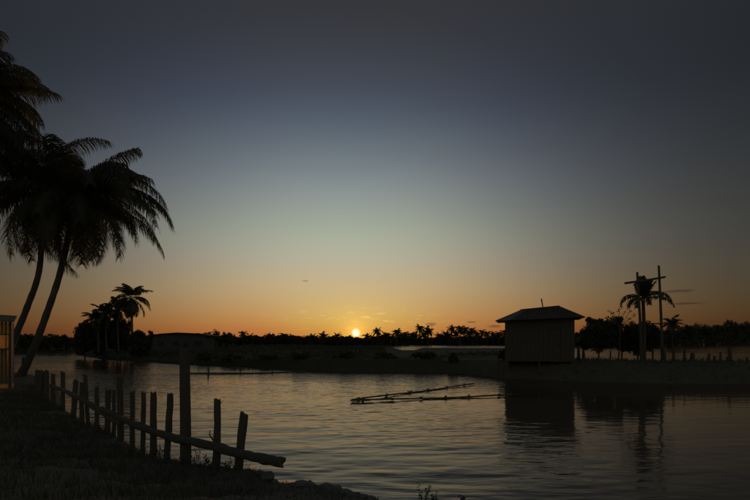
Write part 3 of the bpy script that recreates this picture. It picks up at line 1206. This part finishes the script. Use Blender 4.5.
roof = MB().tube([r1_ + Vector((0, 0, .02)), r2_ + Vector((0, 0, .02))], .06, 6).build('roof', 'sheet_metal', hut)
for (a, b, c, d, n) in ((e1, e2, r2_, r1_, 6), (e3, e4, r1_, r2_, 6), (e4, e1, r1_, r1_, 3), (e2, e3, r2_, r2_, 3)):
    for i in range(n):
        t0, t1 = i / n, (i + 1) / n
        lift = Vector((0, 0, .012 * (i % 2)))
        hi0, hi1 = d.lerp(c, t0), d.lerp(c, t1)
        if c == d:
            hi0 = c + (a.lerp(b, t0) - c) * .02
            hi1 = c + (a.lerp(b, t1) - c) * .02
        corrugated(a.lerp(b, t0) + lift, a.lerp(b, t1) + lift, hi1 + lift, hi0 + lift, 14, 'roof_sheet', 'sheen_sheet' if (n == 6 and i == 0 and a == e1) or (n == 3 and a == e4) else 'sheet_metal', roof)
MB().tube([P(543.2, 309, 36.7), P(541.4, 299, 36.7)], [.035, .05], 6, .15, .04).build('roof_stick', 'old_wood', roof)

# ------------------------------------------------------------------ pole frame right of the hut
DP = 39.0
pf = empty('pole_frame', P(651, 362, DP), 'two tall wooden poles joined by a long crossbar', 'pole frame')
MB().tube([P(641.5, 364, DP), P(640, 318, DP), P(637.2, 272, DP)], [.11, .10, .085], 8, .06, .05).build('pole', 'old_wood', pf)
MB().tube([P(662.5, 364, DP), P(661, 315, DP), P(658.8, 265.5, DP)], [.115, .10, .085], 8, .06, .05).build('pole', 'old_wood', pf)
MB().tube([P(624.8, 283.2, DP - .15), P(645, 280.5, DP - .15), P(665, 277, DP - .15)], [.085, .09, .08], 7, .08, .03).build('crossbar', 'old_wood', pf)
MB().tube([P(654, 323.8, DP - .15), P(668.5, 323, DP - .15)], [.06, .055], 6, .08, .02).build('step_bar', 'old_wood', pf)

# ------------------------------------------------------------------ stakes along the right dike
stk = [(578.5, 347, 3.0, 0), (583.5, 350, 2.2, 0), (610, 351, 1.6, .5), (664.5, 347, 3.4, -1), (673.5, 346.5, 2.6, 0), (684, 349.5, 2.2, .5), (692.5, 353, 4.6, 0), (702, 358, 1.8, 1), (707.5, 354, 2.8, 1.5), (715, 356, 2.6, -.5),
       (720, 352.5, 2.0, .5), (727, 357, 2.2, 0), (729.8, 347.5, 3.6, -.5), (738, 358.5, 2.4, 1), (747, 357, 2, 0)]
for i, (px, yt_, wp, ln) in enumerate(stk):
    D = 38.2
    x = (px - CX) / F * D
    z0 = lz(x, D) - .25
    t_ = P(px + ln, yt_, D)
    r_ = wp / F * D * .5
    o = MB().tube([(x, D, z0), ((x + t_.x) / 2 + .02, D, (z0 + t_.z) / 2), t_], [r_ * 1.15, r_ * 1.05, r_ * .85], 7, .14, .07).build('stake', 'old_wood')
    tag(o, '%s old wooden stake on the dike counted from the hut rightward' % ORD[i], 'stake', 'stakes on the right dike')

st = MB().tube([P(208, 386, 39.5) * 1.0, P(208.3, 366.5, 39.5)], [.06, .05], 6, .1, .03).build('stake', 'bamboo')
tag(st, 'thin stake standing in the open water by the floating boom', 'stake')
bm_ = empty('boom', P(188, 375, 40), 'floating bamboo boom lying across the far water', 'boom')
z0 = .03
pts = [(P(186, 375, 40.6).x, 41.2, z0), (P(225, 375, 40.6).x, 40.8, z0 + .02), (P(262, 375, 41).x, 41.3, z0), (P(303, 375, 42).x, 43.6, z0)]
MB().tube(pts, .085, 6, .06).build('bamboo_culm', 'bamboo', bm_)
for px, D in ((208.5, 41.0), (240, 41.0), (272, 41.6)):
    p = P(px, 375, D)
    MB().tube([(p.x, D, -.25), (p.x + .03, D, .36)], .045, 5).build('peg', 'old_wood', bm_)

# two bamboo poles floating off the hut
tipx, tipD = (352 - CX) / F * 22.4, 22.4


def bamboo(a, b, label, nk):
    a, b = Vector(a), Vector(b)
    root = empty('bamboo_pole', a, label, 'bamboo pole', 'bamboo poles floating off the hut')
    n = 16
    pts, rr = [], []
    for i in range(n + 1):
        t = i / n
        p = a.lerp(b, t) + Vector((0, .05 * math.sin(t * 5), .025 * math.sin(t * 7 + 1)))
        pts.append(p)
        rr.append(.036 + .006 * (1 if i % 2 else 0))
    MB().tube(pts, rr, 8, .05).build('culm', 'bamboo', root, True)
    for i in range(nk):
        t = (i + .35 + rnd.uniform(-.12, .12)) / nk
        p = a.lerp(b, t)
        m = MB()
        dr_ = (b - a).normalized()
        m.tube([p - dr_ * .05, p + dr_ * .05], .05, 7, .12)
        for q in range(3):
            e = p + Vector((rnd.uniform(-.16, .16), rnd.uniform(-.06, .06), rnd.uniform(.05, .11)))
            m.tube([p + Vector((0, 0, .05)), e], [.022, .012], 5)
        m.build('lashing', 'rope', root)
    return root


bamboo((tipx, tipD, .05), ((474 - CX) / F * 31, 31, .05), 'floating bamboo pole slanting back to the bank left of the hut', 6)
bamboo((tipx - .05, tipD - .35, .06), ((512 - CX) / F * 24.6, 24.6, .05), 'nearer floating bamboo pole stretching towards the hut reflection', 6)

# ------------------------------------------------------------------ long pale house across the water
DH = 92.0
hx0, hx1 = P(153, 340, DH).x, P(206, 340, DH).x
hr = empty('house', ((hx0 + hx1) / 2, DH, .2), 'long low pale house with shallow roof on the far bank', 'house')
zt_ = P(0, 335.5, DH).z
m = MB()
zr_ = P(0, 332.6, DH).z
xm = (hx0 + hx1) / 2 - .2
prof = [(hx0 - .9, zt_ - .05), (hx0 + 1.5, zt_ + .33), (xm, zr_ + .02), (hx1 - 1.2, zt_ + .36), (hx1 + .8, zt_ - .02)]
wp_ = [(hx0, .1), (hx0, zt_ + .06), (hx0 + 1.5, zt_ + .23), (xm, zr_ - .1), (hx1 - 1.2, zt_ + .26), (hx1, zt_ + .08), (hx1, .1)]
MB().poly([(x, DH, z) for x, z in wp_], (0, -1, 0), 5.0).build('wall', 'plaster', hr)
b = len(m.v)
for (x, z) in prof:
    for yy, dz in ((DH - .6, 0), (DH + 5.6, 0), (DH - .6, -.12), (DH + 5.6, -.12)):
        m.v.append(Vector((x, yy, z + dz)))
for i in range(len(prof) - 1):
    a, c = 4 * i, 4 * i + 4
    m.f += [(a, c, c + 1, a + 1), (a + 2, a + 3, c + 3, c + 2), (a, a + 2, c + 2, c), (a + 1, c + 1, c + 3, a + 3)]
m.f += [(0, 1, 3, 2), (16, 18, 19, 17)]
m.build('roof', 'sheet_metal', hr)
for (px, wpx) in ((198, 8), (176, 5), (161, 6)):
    c_ = P(px, 343, DH)
    wd = MB().box((c_.x, DH - .015, c_.z), (wpx / F * DH, .05, .62)).build('window', 'dark_opening', hr)
    MB().box((c_.x, DH - .06, c_.z - .36), (wpx / F * DH + .2, .1, .08)).build('sill', 'plaster', wd)
c_ = P(186, 346, DH)
MB().box((c_.x, DH - .02, 1.2), (.9, .05, 1.9)).build('door', 'dark_opening', hr)

# ------------------------------------------------------------------ lit shack at the left edge
DS = 20.0
sp0 = P(11.5, 340, DS)                                # front right corner
RS = Matrix.Rotation(R(33), 3, 'Z')
sz0, sz1 = .95, P(0, 321.5, DS).z


def SP(x, y, z):
    """x leftward along the front, y into the shack"""
    return Vector((sp0.x, sp0.y, 0)) + RS @ Vector((-x, y, 0)) + Vector((0, 0, z))


sk = empty('shack', SP(1.6, 1.2, sz0), 'small bamboo shack glowing with warm lamp light', 'shack')
SW = 3.2
for (x, y) in ((.05, 0), (SW, 0), (.05, 2.6), (SW, 2.6)):
    MB().tube([SP(x, y, sz0 - .3), SP(x, y, sz1)], .055, 7, .08).build('corner_post', 'old_wood', sk)
zs, zw = P(0, 349, DS).z, P(0, 334.5, DS).z          # sill and lintel of the long opening
nb = 26
for i in range(nb):
    w = (SW - .15) / nb
    xc = .12 + w * (i + .5)
    tl = RS @ Matrix.Rotation(rnd.uniform(-.02, .02), 3, 'Y')
    MB().box(SP(xc, .03, (sz0 + zs) / 2), (w - rnd.uniform(.012, .03), .022, zs - sz0), tl).build('wall_slat', 'bamboo', sk)
    tl = RS @ Matrix.Rotation(rnd.uniform(-.02, .02), 3, 'Y')
    MB().box(SP(xc, .03, (zw + sz1) / 2 + .02), (w - rnd.uniform(.014, .04), .022, sz1 - zw), tl).build('wall_slat', 'bamboo', sk)
    if i % 2 == 0:
        MB().tube([SP(xc, .03, zs), SP(xc, .03, zw)], .02, 6).build('window_bar', 'bamboo', sk)
MB().box(SP(SW / 2, -.02, zs), (SW, .06, .06), RS).build('sill', 'old_wood', sk)
MB().box(SP(SW / 2, -.02, zw), (SW, .06, .06), RS).build('lintel', 'old_wood', sk)
MB().box(SP(SW / 2, 2.6, (sz0 + sz1) / 2), (SW - .1, .04, sz1 - sz0), RS).build('rear_wall', 'bamboo', sk)
MB().box(SP(.03, 1.3, (sz0 + sz1) / 2), (.03, 2.5, sz1 - sz0), RS).build('side_wall', 'board', sk)
MB().box(SP(SW, 1.3, (sz0 + sz1) / 2), (.03, 2.5, sz1 - sz0), RS).build('side_wall', 'board', sk)
MB().poly([SP(-.10, -.45, sz1 + .02), SP(-.10, 2.9, sz1 + .34), SP(SW + .2, 2.9, sz1 + .50), SP(SW + .2, -.45, sz1 + .18)], (0, 0, 1), .06).build('roof', 'thatch', sk)


def bulb(loc, energy, label):
    root = empty('bulb', loc, label, 'lamp', 'bulbs in the shack')
    o = ico(loc, .035, 'glass', None, root)
    m = bpy.data.materials.new('bulb_glow')
    m.use_nodes = True
    p = m.node_tree.nodes['Principled BSDF']
    p.inputs['Emission Color'].default_value = (1, .55, .18, 1)
    p.inputs['Emission Strength'].default_value = 12
    o.data.materials.append(m)
    MB().tube([Vector(loc) + Vector((0, 0, .03)), Vector(loc) + Vector((0, 0, .10))], .018, 6).build('socket', 'dark_opening', root)
    l = bpy.data.lights.new('bulb_light', 'POINT')
    l.energy = energy
    l.color = (1, .43, .11)
    l.shadow_soft_size = .04
    lo = bpy.data.objects.new('bulb_light', l)
    COL.objects.link(lo)
    lo.parent = root
    lo.location = (0, 0, -.06)


bulb(SP(.75, 1.1, zw - .05), 34.0, 'bare bulb burning inside the shack')
bulb(SP(.95, -.35, sz1 - .28), 1.2, 'bare bulb hanging under the front eave of the shack')

# ------------------------------------------------------------------ fence along the near bank
ep = [(e[0] / e[1] * F + CX, e[1]) for e in edge[3:3 + len(edge_px)]][::-1]


def edgeD(px):
    return float(np.interp(px, [a for a, b in ep], [b for a, b in ep]))


fence = empty('fence', P(150, 452, edgeD(150)), 'weathered post fence with slanting log rail along the bank', 'fence')
# (x at base, x at top, y top, width px)
posts = [(46.5, 46.5, 371, 4.0), (53.5, 53.2, 374, 3.8), (63, 63, 372, 4.4), (73, 75.8, 379.5, 4.8), (81.6, 82, 382.5, 4.0), (89, 84.6, 375, 3.6), (97, 97.2, 387.5, 4.2),
         (107.5, 108.5, 390.5, 5.0), (113.8, 114.3, 391, 3.6), (120.8, 120, 377, 6.2), (132, 132.6, 391.5, 5.2), (143, 143.6, 393.5, 4.8), (153, 153.6, 392, 6.0), (166, 170, 395, 6.2),
         (216.4, 217, 400.5, 7.4), (236, 244.5, 413.5, 8.2)]
for (xb, xt, yt_, wp) in posts:
    D = edgeD(xb) - .12
    x = (xb - CX) / F * D
    z0 = bz(x, D) - .3
    t_ = P(xt, yt_, D)
    r_ = wp / F * D * .5
    bq = Vector((x, D, z0))
    pp, rr = [], []
    for q in range(8):
        f_ = q / 7
        wob = Vector((rnd.uniform(-.1, .1), rnd.uniform(-.1, .1), 0)) * r_ * (1.6 if 0 < q < 7 else .3)
        pp.append(bq.lerp(t_, f_) + wob)
        rr.append(r_ * (1.06 - .12 * f_) * rnd.uniform(.93, 1.09))
    MB().tube(pp, rr, 10, .16, .05).build('post', 'old_wood', fence)
D = edgeD(185) - .15
x = (185.6 - CX) / F * D
tpst = MB().tube([(x, D, bz(x, D) - .3), P(185.3, 420, D), P(184.9, 385, D), P(184.6, 348, D)], [.098, .094, .09, .086], 10, .07, .015).build('post', 'old_wood', fence)
tag(tpst, 'tall thick post rising above the others')
# wide old plank at the far end
D = 19.6
pl = P(38.5, 380, D)
tag(MB().box((pl.x, D, (P(0, 370, D).z + .3) / 2), (.28, .05, P(0, 370, D).z - .3), Matrix.Rotation(R(3), 3, 'Y')).build('plank', 'old_wood', fence), 'wide plank at the far end')
pl = P(44, 381, D)
MB().box((pl.x, D + .06, (P(0, 372, D).z + .3) / 2), (.2, .05, P(0, 372, D).z - .3), Matrix.Rotation(R(-2), 3, 'Y')).build('plank', 'old_wood', fence)


def rail(pp, r0, r1, ends=.02):
    ctl = np.array([list(P(px, py, edgeD(px) - .30)) for px, py in pp])
    t0 = np.linspace(0, 1, len(ctl))
    n = 34
    pts, rr = [], []
    for q in range(n):
        t = q / (n - 1)
        p = Vector([float(np.interp(t, t0, ctl[:, c])) for c in range(3)])
        kn = 1.18 if q in (7, 15, 22, 29) else 1.0            # knots where branches were cut
        pts.append(p + Vector((0, rnd.uniform(-.008, .008), rnd.uniform(-.009, .009))))
        rr.append((r0 + (r1 - r0) * t) * rnd.uniform(.92, 1.06) * kn)
    MB().tube(pts, rr, 10, .13, ends).build('rail', 'old_wood', fence)


rail([(49, 385), (63, 390), (80, 398), (97, 409), (110, 417), (122, 423)], .060, .070)
rail([(101, 409), (120, 418), (140, 426.5), (160, 434), (180, 439.5), (200, 443), (222, 449), (246, 455.5), (266, 459.5), (281, 462.5)], .062, .088, .05)
# broken twig on the last-but-one post
m = MB()
Dq = edgeD(216) - .12
m.tube([P(218, 405, Dq), P(221, 403, Dq - .02), P(223.2, 400.5, Dq - .03)], [.014, .010, .005], 5)
m.tube([P(213.5, 441, Dq), P(209.5, 435, Dq), P(210, 430, Dq)], [.016, .012, .006], 5)
m.build('twig', 'old_wood', fence)
# stake by the palm foot
o = MB().tube([P(23.5, 378, 27), P(23.2, 357, 27)], [.09, .075], 7, .1, .04).build('stake', 'old_wood')
tag(o, 'short stake at the water edge between the palm trunks', 'stake')

# ------------------------------------------------------------------ stones, weeds and grass on the near bank
rk = [(259, 472, 6), (267, 474, 8), (274, 481, 6), (283, 485, 9), (292, 484, 7), (300, 483, 10), (309, 484, 8), (318, 487, 7), (327, 486, 9), (336, 488, 8), (345, 491, 7), (353, 494, 8), (362, 496, 7), (371, 498.5, 7), (249, 471, 6)]
for i, (px, py, wp) in enumerate(rk):
    D = float(np.interp(px, [a for a, b in ep], [b for a, b in ep])) - .05
    x = (px - CX) / F * D
    z = P(px, py, D).z
    r_ = wp / F * D * .85
    o = ico((x, D, z - r_ * .45), r_, 'stone', 'stone', None, 2, .55, (1.25, 1.1, .75))
    o.rotation_euler = (0, 0, rnd.uniform(0, 6))
    lab = ('%s shore stone counted from the fence end towards the water corner' % ORD[i]) if i < 14 else 'shore stone beside the foot of the last leaning post'
    tag(o, lab, 'stone', 'stones along the near shore')


def weed(px, py, D, h, seed, label):
    rng = random.Random(seed)
    b_ = P(px, py, D)
    root = empty('weed', b_, label, 'weed', 'weeds by the near shore')
    m = MB()
    tips = []
    for q in range(5):
        t_ = b_ + Vector((rng.uniform(-.35, .35) * h, rng.uniform(-.2, .2) * h, h * rng.uniform(.55, 1.05)))
        md = b_.lerp(t_, .5) + Vector((rng.uniform(-.06, .06) * h, 0, .05 * h))
        m.tube([b_, md, t_], [.006, .0045, .002], 5)
        for w_ in range(8):
            tips.append(np.array(md.lerp(t_, rng.uniform(-.2, 1.0))) + nprnd.normal(size=3) * .018)
    m.build('stem', 'grass', root)
    V, Fc = quads(np.array(tips), .055, asp=(.25, .45))
    mesh_np('leaves', V, Fc, 'grass', root)


weed(424, 506, 7.6, .36, 1, 'slender weed in front of the open water at the bottom edge')
weed(433, 508, 7.6, .24, 2, 'shorter slender weed to the right of the tall bottom weed')
weed(462, 506, 7.5, .16, 3, 'low weed at the bottom edge below the hut reflection')
weed(210, 470, 9.0, .34, 4, 'leafy weed at the foot of the blunt post right of the tall post')
weed(197, 468, 9.2, .40, 5, 'leafy weed just right of the tall post')
weed(160, 462, 9.8, .30, 6, 'leafy weed between two posts left of the tall post')
weed(228, 474, 8.8, .30, 7, 'leafy weed below the log rail near the leaning post')

x = nprnd.uniform(-14, 1.5, 110000)
y = nprnd.uniform(4.6, 22, 110000)
d, _ = seg_dist(x, y, E2)
ins = inside(x, y, E2)
keep = ins & (nprnd.random(110000) < np.exp(-d / .9) * .5 + .5) & (fbm(x * 1.1, y * 1.1, 55, 3) > -.22)
x, y = x[keep], y[keep]
# grass is rank along the fence, sparse at the stony shore
C = np.stack([x, y, bank_z(x, y) - .02], 1)
blade_obj('bank_grass', C, np.where(x > -1.9, .09, .19), .007, 'grass', 'rough grass on the near bank under the fence', .45)
